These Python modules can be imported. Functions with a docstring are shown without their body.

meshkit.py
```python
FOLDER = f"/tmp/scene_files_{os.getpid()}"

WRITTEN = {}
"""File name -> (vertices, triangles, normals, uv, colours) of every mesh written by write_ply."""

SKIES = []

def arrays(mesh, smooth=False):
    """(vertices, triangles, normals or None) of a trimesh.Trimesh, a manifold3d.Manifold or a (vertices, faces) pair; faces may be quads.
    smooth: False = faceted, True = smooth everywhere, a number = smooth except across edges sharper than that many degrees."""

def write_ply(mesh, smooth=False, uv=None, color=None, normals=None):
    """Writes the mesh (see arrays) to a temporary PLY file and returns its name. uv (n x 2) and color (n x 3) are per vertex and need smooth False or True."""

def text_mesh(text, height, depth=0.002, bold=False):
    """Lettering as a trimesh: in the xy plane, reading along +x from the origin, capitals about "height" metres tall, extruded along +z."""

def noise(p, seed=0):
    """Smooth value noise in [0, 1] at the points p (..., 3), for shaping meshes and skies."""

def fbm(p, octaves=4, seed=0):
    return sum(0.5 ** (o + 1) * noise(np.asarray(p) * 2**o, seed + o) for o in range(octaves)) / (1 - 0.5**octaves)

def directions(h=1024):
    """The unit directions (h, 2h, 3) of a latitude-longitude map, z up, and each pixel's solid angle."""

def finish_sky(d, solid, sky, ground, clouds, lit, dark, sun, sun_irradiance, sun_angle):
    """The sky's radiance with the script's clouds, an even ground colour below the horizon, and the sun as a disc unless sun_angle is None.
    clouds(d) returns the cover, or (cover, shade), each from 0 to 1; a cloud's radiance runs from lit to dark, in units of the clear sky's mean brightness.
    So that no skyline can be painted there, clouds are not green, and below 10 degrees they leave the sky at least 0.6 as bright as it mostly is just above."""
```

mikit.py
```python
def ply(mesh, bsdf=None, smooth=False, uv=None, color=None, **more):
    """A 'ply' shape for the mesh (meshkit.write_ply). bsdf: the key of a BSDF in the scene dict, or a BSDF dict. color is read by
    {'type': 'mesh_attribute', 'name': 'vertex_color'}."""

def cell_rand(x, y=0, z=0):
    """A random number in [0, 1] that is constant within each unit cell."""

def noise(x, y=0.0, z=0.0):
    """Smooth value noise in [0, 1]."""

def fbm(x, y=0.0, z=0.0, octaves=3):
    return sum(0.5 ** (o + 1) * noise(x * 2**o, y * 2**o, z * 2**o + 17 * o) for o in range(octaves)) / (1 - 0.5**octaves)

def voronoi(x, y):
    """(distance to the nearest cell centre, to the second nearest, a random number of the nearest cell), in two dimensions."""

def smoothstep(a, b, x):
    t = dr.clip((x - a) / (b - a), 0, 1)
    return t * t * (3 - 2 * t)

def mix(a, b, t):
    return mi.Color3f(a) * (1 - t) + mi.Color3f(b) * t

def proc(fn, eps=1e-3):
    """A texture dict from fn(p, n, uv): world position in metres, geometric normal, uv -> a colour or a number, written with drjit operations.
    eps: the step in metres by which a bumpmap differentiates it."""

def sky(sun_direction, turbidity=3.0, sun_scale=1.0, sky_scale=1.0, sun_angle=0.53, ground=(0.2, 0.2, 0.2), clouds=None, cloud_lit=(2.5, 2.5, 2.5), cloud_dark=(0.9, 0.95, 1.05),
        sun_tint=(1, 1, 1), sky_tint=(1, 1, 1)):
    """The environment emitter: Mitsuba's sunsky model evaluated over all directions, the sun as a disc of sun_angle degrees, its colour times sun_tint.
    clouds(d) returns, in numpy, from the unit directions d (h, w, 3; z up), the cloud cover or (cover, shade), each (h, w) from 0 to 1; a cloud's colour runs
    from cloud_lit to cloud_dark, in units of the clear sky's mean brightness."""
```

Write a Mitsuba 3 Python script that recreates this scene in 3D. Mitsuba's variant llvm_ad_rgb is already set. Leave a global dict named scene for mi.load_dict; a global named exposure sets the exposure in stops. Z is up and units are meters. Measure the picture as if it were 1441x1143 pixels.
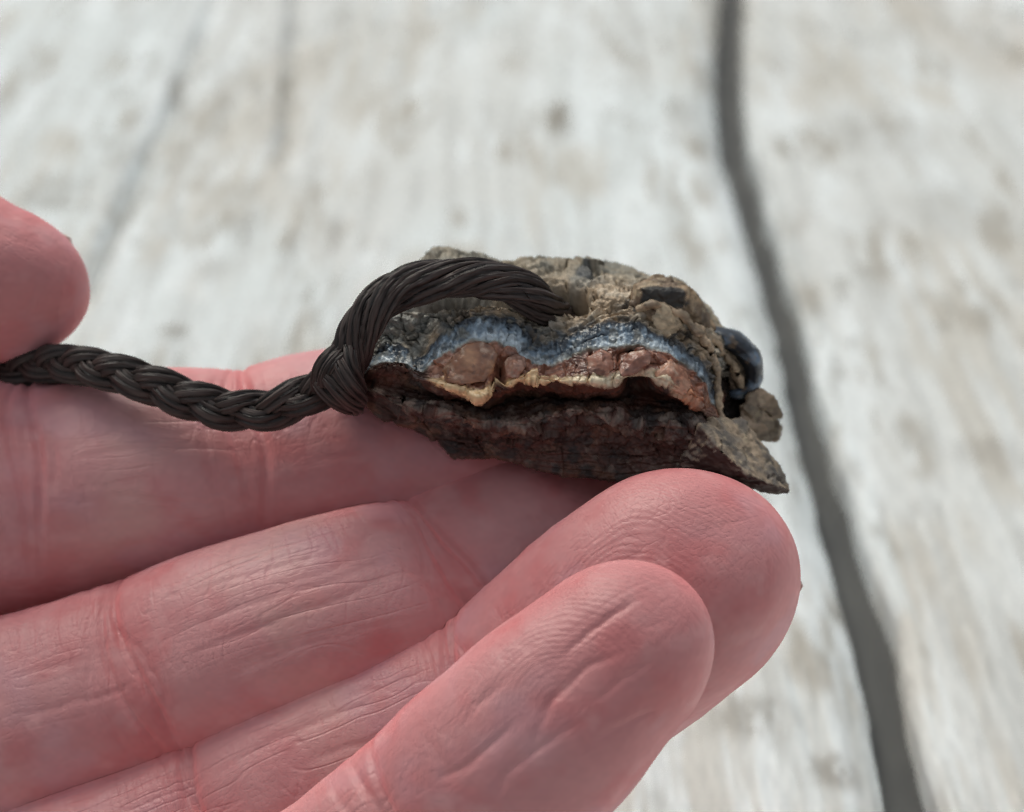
import math
import numpy as np, trimesh, manifold3d as m3, mitsuba as mi, drjit as dr
import mikit, meshkit
from scipy.interpolate import PchipInterpolator, CubicSpline
from scipy.spatial import cKDTree
from mikit import noise, fbm, smoothstep, mix

scene, labels = {}, {}
rng = np.random.default_rng(7)

# ------------------------------------------------------------------ camera, light, exposure
PITCH, CAM_H, FPX = math.radians(26.0), 115.0, 3000.0          # degrees, mm above the table, focal length in photo pixels
FWD = np.array([0, math.cos(PITCH), -math.sin(PITCH)])
UP = np.array([0, math.sin(PITCH), math.cos(PITCH)])
RIGHT = np.array([1.0, 0, 0])
EYE = np.array([0, 0, CAM_H])
FOCUS = 0.1460
scene['camera'] = {
    'type': 'thinlens', 'fov': math.degrees(2 * math.atan(720.5 / FPX)), 'fov_axis': 'x',
    'aperture_radius': 0.0011, 'focus_distance': FOCUS, 'near_clip': 0.01, 'far_clip': 10.0,
    'to_world': mi.ScalarTransform4f().look_at(origin=(EYE * .001).tolist(), target=((EYE + FWD * 100) * .001).tolist(), up=UP.tolist())}
# an overcast sky, brightest overhead, with a wide soft glow where the sun stands
scene['sky'] = mikit.sky((-0.32, 0.48, 0.82), turbidity=3, sun_scale=0.3, sun_angle=35, sun_tint=(.84, .96, 1.12), clouds=lambda d: (np.ones(d.shape[:2]), 1 - np.clip(d[..., 2], 0, 1)),
                         cloud_lit=(1.10, 1.20, 1.30), cloud_dark=(.19, .208, .226))
exposure = 2.52


def to_world(X, Y, D):
    """Working frame of the measurements (mm: right, up, away) -> world mm."""
    X, Y, D = (np.asarray(a, float)[..., None] for a in (X, Y, D))
    return EYE + RIGHT * X + UP * Y + FWD * D


def at(px, py, D):
    """A point of the photograph at distance D (mm) -> world mm."""
    px, py, D = (np.asarray(a, float) for a in (px, py, D))
    return to_world((px - 720.5) / FPX * D, -(py - 571.5) / FPX * D, D)


def vnormals(v, f):
    n = np.zeros_like(v)
    fn = np.cross(v[f[:, 1]] - v[f[:, 0]], v[f[:, 2]] - v[f[:, 0]])
    for k in range(3):
        for c in range(3):
            n[:, c] += np.bincount(f[:, k], fn[:, c], minlength=len(v))
    return n / np.maximum(np.linalg.norm(n, axis=1, keepdims=True), 1e-12)


def put(key, v, f, bsdf, uv=None, color=None, normals=None):
    """One entry of the scene from world mm."""
    if normals is None:
        normals = vnormals(v, f)
    path = meshkit.write_ply((v * .001, f), False, uv, color, normals=normals)
    scene[key] = {'type': 'ply', 'filename': path, 'face_normals': False, 'bsdf': {'type': 'ref', 'id': bsdf}}


def split_put(groups, v, f, normals, color, which):
    """Splits one surface by face id into several entries that share their border normals. groups: {id: (key, bsdf)}."""
    for g, (key, bsdf) in groups.items():
        ff = f[which == g]
        if len(ff) == 0:
            continue
        used, inv = np.unique(ff, return_inverse=True)
        put(key, v[used], inv.reshape(-1, 3), bsdf, color=color[used], normals=normals[used])


def grid_faces(nu, nv, wrap_v=False):
    i, j = np.meshgrid(np.arange(nu - 1), np.arange(nv if wrap_v else nv - 1), indexing='ij')
    j2 = (j + 1) % nv
    a, b, c, d = i * nv + j, (i + 1) * nv + j, (i + 1) * nv + j2, i * nv + j2
    return np.vstack([np.stack([a, b, c], -1).reshape(-1, 3), np.stack([a, c, d], -1).reshape(-1, 3)])


def N(p, scale, seed=0, octaves=4):
    return meshkit.fbm(np.asarray(p) / scale, octaves, seed) - 0.5


def sstep(a, b, x):
    t = np.clip((x - a) / (b - a), 0, 1)
    return t * t * (3 - 2 * t)


def lerp(a, b, t):
    return np.asarray(a) * (1 - t[:, None]) + np.asarray(b) * t[:, None]


# ------------------------------------------------------------------ materials
def skin_color(p, n, uv):
    q = p * 1000.0
    a = fbm(q.x * .10, q.y * .10, q.z * .10)
    b = fbm(q.x * .32 + 9, q.y * .32, q.z * .32)
    c = noise(q.x * 2.6, q.y * 2.6, q.z * 2.6)
    col = mix((.575, .232, .236), (.61, .285, .285), smoothstep(.3, .7, a))
    col = mix(col, (.56, .160, .165), smoothstep(.46, .78, b) * .6)
    k = dr.floor(uv.x / 200.0)
    s = uv.x - 200.0 * k
    j1 = dr.select(k == 0, 28.5, dr.select(k == 1, 21.0, dr.select(k == 2, 25.0, dr.select(k == 3, 23.0, 29.0))))
    j2 = dr.select(k == 0, 44.5, dr.select(k == 1, 42.5, dr.select(k == 2, 46.0, dr.select(k == 3, 40.0, 60.0))))
    red = dr.exp(-dr.square((s - j1) / 2.2)) + dr.exp(-dr.square((s - j2) / 2.2)) + .7 * (1 - smoothstep(6.0, 15.0, s))
    on = dr.select((k >= 0) & (k < 5), 1.0, 0.0)
    col = mix(col, (.57, .150, .150), dr.clip(red * on, 0, 1) * (.25 + .4 * a))
    pale = dr.exp(-dr.square((s - .5 * (j1 + j2)) / 4.0)) * smoothstep(.35, .65, fbm(q.x * .25, q.y * .25, q.z * .25 + 20)) * on
    col = mix(col, (.64, .36, .33), pale * .55)
    col = mix(col, (.57, .285, .31), smoothstep(.50, .72, fbm(q.x * .22, q.y * .22, q.z * .22 + 90)) * .6)
    col = mix(col, (.68, .335, .33), smoothstep(.50, .85, fbm(q.x * .6, q.y * .6, q.z * .6 + 50)) * .45)
    return col * (.97 + .06 * c)


def skin_bump(p, n, uv):
    k = dr.floor(uv.x / 200.0)
    s, w = uv.x - 200.0 * k, uv.y
    pad = 1 - smoothstep(18.0, 25.0, s)
    wob = fbm(s * .15 + 31 * k, w * .15) * 5.0
    d = dr.sqrt(dr.square(s - 11.0) + dr.square(w * 1.2 + 1.0)) + wob * .7
    ridge_pad = dr.sin(d * (2 * math.pi / .47))
    ridge = dr.sin((s + wob + .03 * w * w) * (2 * math.pi / .50))
    fine = ridge * (1 - pad) * .8 + ridge_pad * pad
    patch = smoothstep(.25, .60, fbm(s * .16 + 7 * k, w * .16 + 40))
    l1 = 1 - dr.abs(2 * noise(s * .16 + 1.2 * noise(s * .4, w * .4), w * 1.3 + wob * .35, k) - 1)       # fine lines along the finger
    l2 = 1 - dr.abs(2 * noise(s * 1.5 + wob * .3, w * .25, k + 50) - 1)                                     # and across it
    l3 = 1 - dr.abs(2 * noise(s * 3.0 + wob, w * 2.6, k + 90) - 1)
    g1 = smoothstep(.35, .65, fbm(s * .12 + 3, w * .2, k + 5))
    h = fine * .0075 * (.65 + .35 * patch)
    h = h - .038 * smoothstep(.84, 1.0, l1) * (.4 + .6 * (1 - pad)) * (.35 + .65 * g1) - .032 * smoothstep(.84, 1.0, l2) * (.35 + .65 * (1 - pad)) - .016 * smoothstep(.7, 1.0, l3)
    return h + .016 * fbm(s * 3.0, w * 3.0, k)


scene['skin'] = {'type': 'bumpmap', 'arbitrary': mikit.proc(skin_bump, eps=4e-5), 'scale': 1e-3,
                 'bsdf': {'type': 'principled', 'base_color': mikit.proc(skin_color), 'roughness': .47, 'specular': .48, 'flatness': .8, 'sheen': .25, 'sheen_tint': .6}}
scene['nail_mat'] = {'type': 'principled', 'base_color': {'type': 'rgb', 'value': [.56, .30, .25]}, 'roughness': .3, 'specular': .5, 'clearcoat': .3}
VC = {'type': 'mesh_attribute', 'name': 'vertex_color'}


def grain_bump(p, n, uv):
    q = p * 1000.0
    return fbm(q.x * 5, q.y * 5, q.z * 5) + .5 * (1 - dr.abs(2 * noise(q.x * 11, q.y * 11, q.z * 11) - 1))


grain = mikit.proc(grain_bump, eps=2e-5)
scene['rock_matte'] = {'type': 'bumpmap', 'arbitrary': grain, 'scale': 6e-5, 'bsdf': {'type': 'principled', 'base_color': VC, 'roughness': .54, 'specular': .45}}
scene['rock_gloss'] = {'type': 'bumpmap', 'arbitrary': grain, 'scale': 3e-5, 'bsdf': {'type': 'principled', 'base_color': VC, 'roughness': .28, 'specular': .55, 'clearcoat': .25}}
def cord_bump(p, n, uv):
    return fbm(uv.x * .45, uv.y * 7.0, 3.0) + .5 * noise(uv.x * 1.2, uv.y * 16.0, 9.0)


scene['cord_mat'] = {'type': 'bumpmap', 'arbitrary': mikit.proc(cord_bump, eps=2.5e-5), 'scale': 1.5e-4, 'bsdf': {'type': 'principled', 'base_color': VC, 'roughness': .52, 'specular': .4, 'sheen': .3}}
scene['fuzz_mat'] = {'type': 'principled', 'base_color': VC, 'roughness': .5, 'specular': .4}


def on_table(px, py, z=0.0):
    d = FWD * FPX + RIGHT * (px - 720.5) - UP * (py - 571.5)
    t = (z - EYE[2]) / d[2]
    return (EYE + d * t)[:2]


KNOTS = [(*on_table(a, b), rx, ry, k) for a, b, rx, ry, k in [(788, 166, 1.9, 9, .95), (955, 160, 2.0, 9, .5), (250, 118, 1.8, 10, .6), (320, 120, 3, 14, .25), (245, 466, 2.2, 2.2, .6), (70, 270, 5, 8, .4), (345, 320, 2.0, 8, .45), (405, 350, 1.5, 7, .45), (470, 330, 1.3, 8, .45), (300, 380, 2.2, 6, .4),
         (1060, 1010, 4.5, 4, .5), (1175, 1085, 2.5, 3, .6), (1240, 190, 10, 12, .3), (1330, 300, 9, 12, .25), (1395, 640, 4, 6, .35), (1040, 900, 3, 4, .3)]]


def wood_color(p, n, uv):
    x, y = p.x * 1000.0 + 40, p.y * 1000.0
    x = x + 3.0 * noise(y * .012, x * .02)
    warm = smoothstep(.40, .62, fbm(x * .030, y * .012 + 3))
    right = smoothstep(80.0, 84.0, x)
    col = mix((.67, .70, .695), (.63, .61, .575), dr.clip(warm * .5 + right * .5, 0, 1))
    streak = fbm(x * .8, y * .035, 5.0)
    col = mix(col, (.45, .45, .43), smoothstep(.46, .70, streak) * .5)
    col = mix(col, (.80, .83, .835), smoothstep(.50, .68, fbm(x * .22, y * .036, 70.0)) * .55)
    worn = smoothstep(.50, .66, fbm(x * .06, y * .022, 31.0)) * smoothstep(.35, .6, fbm(x * .6, y * .05, 12.0))
    col = mix(col, (.50, .455, .385), worn * .55)
    stain = smoothstep(.53, .72, fbm(x * .17, y * .045, 21.0, octaves=4)) * smoothstep(.30, .70, noise(x * .9, y * .13, 3.0))
    col = mix(col, (.30, .26, .20), stain * .62)
    fleck = smoothstep(.62, .82, noise(x * .75, y * .20, 60.0)) * smoothstep(.44, .66, fbm(x * .05, y * .03, 77.0))
    col = mix(col, (.22, .20, .16), fleck * .45)
    rag = noise(x * .9, y * .25, 44.0) + .6 * noise(x * 3, y * .8, 45.0)
    for kx, ky, rx, ry, a in KNOTS:
        d = dr.square((p.x * 1000.0 - kx) / rx) + dr.square((y - ky) / ry)
        col = mix(col, (.17, .14, .10), dr.exp(-d * d) * smoothstep(.25, .85, rag) * a)
    fine = noise(x * 3.5, y * .5, 8.0)
    return col * (.90 + .20 * fine)


def wood_bump(p, n, uv):
    x, y = p.x * 1000.0, p.y * 1000.0
    return fbm(x * 1.2, y * .12, 2.0) + .3 * noise(x * 4, y * .6)


scene['white_wood'] = {'type': 'bumpmap', 'arbitrary': mikit.proc(wood_bump, eps=1e-4), 'scale': 3e-4,
                       'bsdf': {'type': 'principled', 'base_color': mikit.proc(wood_color), 'roughness': .55, 'specular': .3}}


def backing_color(p, n, uv):
    x, y = p.x * 1000.0, p.y * 1000.0
    return mix((.040, .041, .042), (.085, .085, .08), fbm(x * .5, y * .1))


scene['grey_wood'] = {'type': 'principled', 'base_color': mikit.proc(backing_color), 'roughness': .7}


# ------------------------------------------------------------------ the tabletop: weathered white boards with a grey gap
gap_px = [(1029, -40, 36), (1029, 0, 37), (1026, 110, 41), (1039, 220, 42), (1079, 350, 44), (1108, 440, 43), (1135, 560, 44), (1175, 700, 56), (1234, 890, 64), (1261, 1010, 68), (1288, 1143, 72)]
gl = np.array([on_table(x - w / 2, y) for x, y, w in gap_px])[::-1]
gr = np.array([on_table(x + w / 2, y) for x, y, w in gap_px])[::-1]
Y0, Y1 = -300.0, 900.0


def edge_curve(pts):
    f = PchipInterpolator(pts[:, 1], pts[:, 0], extrapolate=False)
    jag = lambda y: 1.3 * (meshkit.fbm(np.stack([y / 9.0, y * 0 + pts[0, 0], y * 0], -1), 4, 4) - .5)
    return lambda y: f(np.clip(y, pts[0, 1], pts[-1, 1])) + jag(y)


def ylist():
    return np.unique(np.concatenate([np.linspace(Y0, 100, 12), np.arange(100, 480, 1.1), np.linspace(480, Y1, 14)]))


cracks = [np.array([on_table(x, y) for x, y in c]) for c in ([(418, -40), (412, 60), (404, 160), (394, 245)], [(262, 90), (235, 165), (190, 255), (140, 372), (100, 450)])]


def plank(key, left, right, dense, seed, soft=1.5):
    y = ylist()
    t = np.linspace(0, 1, 150 if dense else 14)
    t = np.unique(np.concatenate([t, [.004, .008, .012, .018, *np.linspace(.94, .998, 22)]]))
    Yg, Tg = np.meshgrid(y, t, indexing='ij')
    L, R = left(y)[:, None], right(y)[:, None]
    X = L + (R - L) * Tg
    dist = np.minimum(X - L, R - X)
    z = -1.1 * (1 - np.clip((X - L) / 1.2, 0, 1)) ** 2.0 - 2.3 * (1 - np.clip((R - X) / soft, 0, 1)) ** 2.0
    q = np.stack([X, Yg * .18, np.full_like(X, seed)], -1)
    z = z + .35 * N(q, 9.0, seed, 3) * sstep(0, 3, dist)
    if dense:
        for c in cracks:
            f = PchipInterpolator(c[::-1, 1], c[::-1, 0])
            lo, hi = c[-1, 1], c[0, 1]
            cx = f(np.clip(Yg, lo, hi))
            amp = sstep(lo - 2, lo + 14, Yg) * (1 - sstep(hi + 30, hi + 60, Yg))
            z = z - 2.8 * amp * np.exp(-((X - cx) / .95) ** 2)
    v = np.stack([X, Yg, z], -1).reshape(-1, 3)
    nu, nv = X.shape
    f = grid_faces(nu, nv)[:, ::-1]
    # closed: the rim dropped to the underside
    rim = np.concatenate([np.arange(nv), np.arange(1, nu) * nv + nv - 1, (nu - 1) * nv + np.arange(nv - 2, -1, -1), np.arange(nu - 2, 0, -1) * nv])
    low = v[rim].copy()
    low[:, 2] = -5.0
    k = np.arange(len(rim)); k2 = (k + 1) % len(rim)
    base = len(v)
    v = np.vstack([v, v[rim], low])
    side = np.vstack([np.stack([base + k, base + len(rim) + k, base + len(rim) + k2], -1), np.stack([base + k, base + len(rim) + k2, base + k2], -1)])
    f = np.vstack([f, side])
    if vnormals(v, f)[nv * (nu // 2) + nv // 2][2] < 0:
        f = f[:, ::-1]
    put(key, v, f, 'white_wood')


eL, eR = edge_curve(gl), edge_curve(gr)
wave = lambda x0, s: (lambda y: x0 + 1.2 * np.sin(y * .011 + s))
slab = trimesh.creation.box(extents=(900, 1200, 20))
slab.apply_translation((0, 300, -15.2))
put('tabletop', np.array(slab.vertices)[slab.faces].reshape(-1, 3), np.arange(36).reshape(-1, 3), 'grey_wood', normals=np.repeat(slab.face_normals, 3, axis=0))
plank('tabletop__plank', wave(-122, .3), eL, True, 3, 4.5)
plank('tabletop__plank_001', eR, wave(142, 1.1), True, 5)
plank('tabletop__plank_002', wave(-285, 2), lambda y: wave(-122, .3)(y) - 3.0, False, 8)
plank('tabletop__plank_003', lambda y: wave(142, 1.1)(y) + 3.0, wave(300, 2), False, 9)
labels['tabletop'] = {'label': 'whitewashed weathered wooden board surface far below and behind the hand', 'category': 'tabletop', 'kind': 'structure'}


# ------------------------------------------------------------------ the hand
def resample(pts, step):
    """Smooth curve through pts (n x k; the first three columns are a position), sampled about every step mm."""
    pts = np.asarray(pts, float)
    c = np.r_[0, np.cumsum(np.linalg.norm(np.diff(pts[:, :3], axis=0), axis=1))]
    cs = PchipInterpolator(c, pts) if len(pts) < 3 else CubicSpline(c, pts)
    d = np.linspace(0, c[-1], 800)
    P = cs(d)
    L = np.r_[0, np.cumsum(np.linalg.norm(np.diff(P[:, :3], axis=0), axis=1))]
    s = np.linspace(0, L[-1], int(L[-1] / step) + 2)
    t = np.interp(s, L, d)
    return s, cs(t), t


def poly_dist(S, W, line):
    """Distance of the points (S, W) to a polyline and the position along it (0 to 1)."""
    line = np.asarray(line, float)
    best, where = np.full(S.shape, 1e9), np.zeros(S.shape)
    n = len(line) - 1
    for i in range(n):
        a, b = line[i], line[i + 1]
        ab = b - a
        t = np.clip(((S - a[0]) * ab[0] + (W - a[1]) * ab[1]) / (ab @ ab + 1e-12), 0, 1)
        d = np.hypot(S - a[0] - t * ab[0], W - a[1] - t * ab[1])
        m = d < best
        best[m], where[m] = d[m], (i + t[m]) / n
    return best, where


def finger(idx, ctrl, palmar, joints, grooves=(), tip_len=1.0, blunt=1.22, flat=.99, pad=.6, step=.18, nth=240, nail=None):
    """A finger as a tube from its tip. ctrl: rows (px, py, D, radius mm) from the centre of the tip's round end to the knuckle.
    joints: distances (mm from the tip) of the creases. Returns (Manifold with uv in mm, nail patch or None)."""
    ctrl = np.asarray(ctrl, float)
    P = np.column_stack([at(ctrl[:, 0], ctrl[:, 1], ctrl[:, 2]), ctrl[:, 3]])
    d0 = P[0, :3] - P[1, :3]
    d0 /= np.linalg.norm(d0)
    r0 = P[0, 3]
    P = np.vstack([np.r_[P[0, :3] + d0 * r0 * tip_len, r0], P])
    s, Q, _ = resample(P, step)
    # denser near the very tip
    extra = r0 * (1 - np.cos(np.linspace(0, math.pi / 2, 26)[1:-1])) * .5
    s2 = np.unique(np.r_[.02, extra, s[1:]])
    Q = np.column_stack([np.interp(s2, s, Q[:, k]) for k in range(4)])
    s = s2
    C, R = Q[:, :3], PchipInterpolator(np.r_[0, np.cumsum(np.linalg.norm(np.diff(P[:, :3], axis=0), axis=1))], P[:, 3])(np.clip(s, 0, None))
    T = np.gradient(C, s, axis=0)
    T /= np.linalg.norm(T, axis=1, keepdims=True)
    pal = np.asarray(palmar, float)
    n1 = pal - T * (T @ pal)[:, None]
    n1 /= np.linalg.norm(n1, axis=1, keepdims=True)
    n2 = np.cross(T, n1)
    L = r0 * blunt
    cap = np.where(s < L, (1 - np.clip(1 - s / L, 0, 1) ** 2.15) ** .5, 1.0)
    th = (np.arange(nth) + .5) / nth * 2 * math.pi - math.pi
    S, TH = np.meshgrid(s, th, indexing='ij')
    W = TH * R[:, None]
    ct, st = np.cos(TH), np.sin(TH)
    e = 2.35
    base = (np.abs(ct / flat) ** e + np.abs(st) ** e) ** (-1 / e)
    rr = R[:, None] * base
    palw = np.clip(ct, 0, 1) ** 1.3
    # pads between the creases, narrower at the joints
    jl = [0.0] + list(joints) + [joints[-1] + 26]
    for a, b in zip(jl[:-1], jl[1:]):
        u = np.clip((S - a) / (b - a), 0, 1)
        rr = rr + pad * (np.sin(np.pi * u) ** .7 - .5) * palw * ((S >= a) & (S < b)) * np.where(S < 3, S / 3, 1)
    disp = np.zeros_like(S)
    for j in joints:
        for off, dep, wid in ((-.55, .36, .34), (.75, .26, .30), (2.0, .12, .3)):
            c = j + off + .5 * np.sin(W * .35 + idx + off) + .10 * W * np.sin(idx * 2.1) * .6
            disp -= dep * np.exp(-((S - c) / wid) ** 2) * sstep(0.05, .75, palw)
        disp -= .28 * np.exp(-((S - j) / 2.6) ** 2) * palw
    qq = np.stack([S + 100 * idx, W, np.zeros_like(S)], -1)
    Sw, Ww = S + .9 * N(qq, 3.2, 21, 3), W + .8 * N(qq, 3.2, 24, 3)
    for g in grooves:
        line, dep, wid = g
        d, t = poly_dist(Sw, Ww, line)
        taper = np.sin(np.pi * np.clip(t, .02, .98)) ** .6
        disp -= dep * (.55 * np.exp(-(d / (.62 * wid)) ** 2) + .22 * np.exp(-(d / (2.0 * wid)) ** 2)) * taper
    q = np.stack([S + 100 * idx, W, np.zeros_like(S)], -1)
    disp += .40 * N(q, 6.0, 11, 2) + .06 * N(q * [.5, 1.6, 1], 1.6, 12, 2) + .06 * N(q * [1.5, .5, 1], 1.5, 14, 2)
    rr = (rr + disp * np.clip(S / 4, 0, 1)) * cap[:, None]
    V = C[:, None] + n1[:, None] * (rr * ct)[..., None] + n2[:, None] * (rr * st)[..., None]
    nu, nv = S.shape
    f = grid_faces(nu, nv, True)
    v = V.reshape(-1, 3)
    uv = np.column_stack([S.ravel() + 200 * idx, W.ravel()])
    v = np.vstack([v, C[:1], C[-1:]])
    uv = np.vstack([uv, [[200 * idx, 0]], [[200 * idx + s[-1], 0]]])
    j = np.arange(nv); j2 = (j + 1) % nv
    capf = np.vstack([np.stack([np.full(nv, len(v) - 2), j, j2], -1), np.stack([np.full(nv, len(v) - 1), (nu - 1) * nv + j2, (nu - 1) * nv + j], -1)])
    f = np.vstack([f, capf])
    tm = trimesh.Trimesh(v, f, process=False)
    if tm.volume < 0:
        f = f[:, ::-1]
    man = m3.Manifold(m3.Mesh(np.ascontiguousarray(np.hstack([v, uv]), np.float32), np.ascontiguousarray(f, np.uint32)))
    patch = None
    if nail:
        s0, s1, half = nail
        ns, nt = 34, 30
        a = np.linspace(s0, s1, ns)
        b = np.linspace(-half, half, nt)
        A, B = np.meshgrid(a, b, indexing='ij')
        # a plate over the back of the tip, lifted a little at its free edge
        Rn, Cn, Tn, N1, N2, Cp = (np.stack([np.interp(A, s, x[:, k]) for k in range(x.shape[1])], -1) for x in (R[:, None], C, T, n1, n2, cap[:, None]))
        rim = np.clip(1 - np.abs(B / half) ** 4, 0, 1) ** .5 * np.clip((s1 - A) / 2.0, 0, 1) ** .4
        r_ = Rn[..., 0] * (np.abs(np.cos(B) / flat) ** e + np.abs(np.sin(B)) ** e) ** (-1 / e) * (.5 * Cp[..., 0] + .5 * np.maximum(Cp[..., 0], .8)) - .25 + .42 * rim
        top = Cn - N1 * (r_ * np.cos(B))[..., None] + N2 * (r_ * np.sin(B))[..., None]
        bot = Cn - N1 * ((r_ - .7) * np.cos(B))[..., None] + N2 * ((r_ - .7) * np.sin(B))[..., None]
        pv = np.vstack([top.reshape(-1, 3), bot.reshape(-1, 3)])
        gf = grid_faces(ns, nt)
        rimi = np.concatenate([np.arange(nt), np.arange(1, ns) * nt + nt - 1, (ns - 1) * nt + np.arange(nt - 2, -1, -1), np.arange(ns - 2, 0, -1) * nt])
        k = np.arange(len(rimi)); k2 = (k + 1) % len(rimi)
        o = ns * nt
        pf = np.vstack([gf, gf[:, ::-1] + o, np.stack([rimi[k], rimi[k] + o, rimi[k2] + o], -1), np.stack([rimi[k], rimi[k2] + o, rimi[k2]], -1)])
        nm = trimesh.Trimesh(pv, pf, process=False)
        nm.fix_normals()
        patch = (np.array(nm.vertices), np.array(nm.faces))
    return man, patch


def cdir(x, y, d):
    return RIGHT * x + UP * y + FWD * d


# creases of the skin: ((mm from the tip, mm round from the middle of the palm side), ...), depth, width
G_A = [
    ([(39.1, -5.3), (33.8, -6.3), (28.3, -6.7)], 0.1, 0.24),
    ([(41.3, -3.0), (35.8, -2.4), (30.3, -2.3)], 0.14, 0.26),
    ([(41.5, -1.7), (36.5, -1.1), (31.2, -1.1)], 0.1, 0.24),
    ([(42.6, 0.1), (42.6, -2.3), (42.6, -5.5)], 0.26, 0.4),
    ([(44.4, -5.5), (41.8, -5.7), (39.1, -5.6)], 0.1, 0.22),
    ([(44.4, -7.2), (43.5, -7.4), (42.2, -8.6)], 0.08, 0.22),
    ([(28.8, -0.4), (28.3, -3.5), (27.9, -5.9)], 0.12, 0.5),
    ([(25.1, -4.3), (22.2, -4.6), (19.3, -4.8)], 0.08, 0.22),
]
G_B = [
    ([(39.3, -0.3), (34.3, -0.3), (29.2, -0.1), (25.0, 0.8)], 0.14, 0.26),
    ([(38.2, -2.2), (33.6, -1.9), (28.8, -1.5), (25.3, -0.6)], 0.16, 0.26),
    ([(36.5, -4.5), (31.8, -4.0), (24.8, -3.9)], 0.12, 0.24),
    ([(36.0, 2.2), (32.1, 1.9), (28.1, 1.9)], 0.12, 0.24),
    ([(32.9, 0.3), (29.7, 0.6), (26.1, 1.5)], 0.12, 0.22),
    ([(35.6, -3.8), (30.7, -3.5), (25.7, -3.0)], 0.1, 0.22),
    ([(43.0, 2.9), (41.5, -0.1), (40.6, -2.7), (40.4, -4.3), (41.7, -6.1)], 0.28, 0.4),
    ([(44.8, 4.1), (44.6, 0.3), (46.3, -4.1)], 0.16, 0.4),
    ([(46.8, -2.5), (44.4, -2.7), (42.2, -2.7)], 0.14, 0.26),
    ([(51.0, -1.8), (47.9, -2.5), (45.7, -2.2)], 0.14, 0.26),
    ([(50.3, 0.6), (47.9, 0.4), (44.6, 0.3)], 0.1, 0.24),
    ([(25.3, 2.1), (24.2, -0.8), (22.8, -3.7), (22.8, -5.0)], 0.16, 0.45),
    ([(22.4, 3.5), (22.0, 0.1), (21.1, -3.5)], 0.12, 0.3),
    ([(36.5, -0.1), (36.2, -2.4), (36.0, -4.0)], 0.09, 0.26),
]
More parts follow.
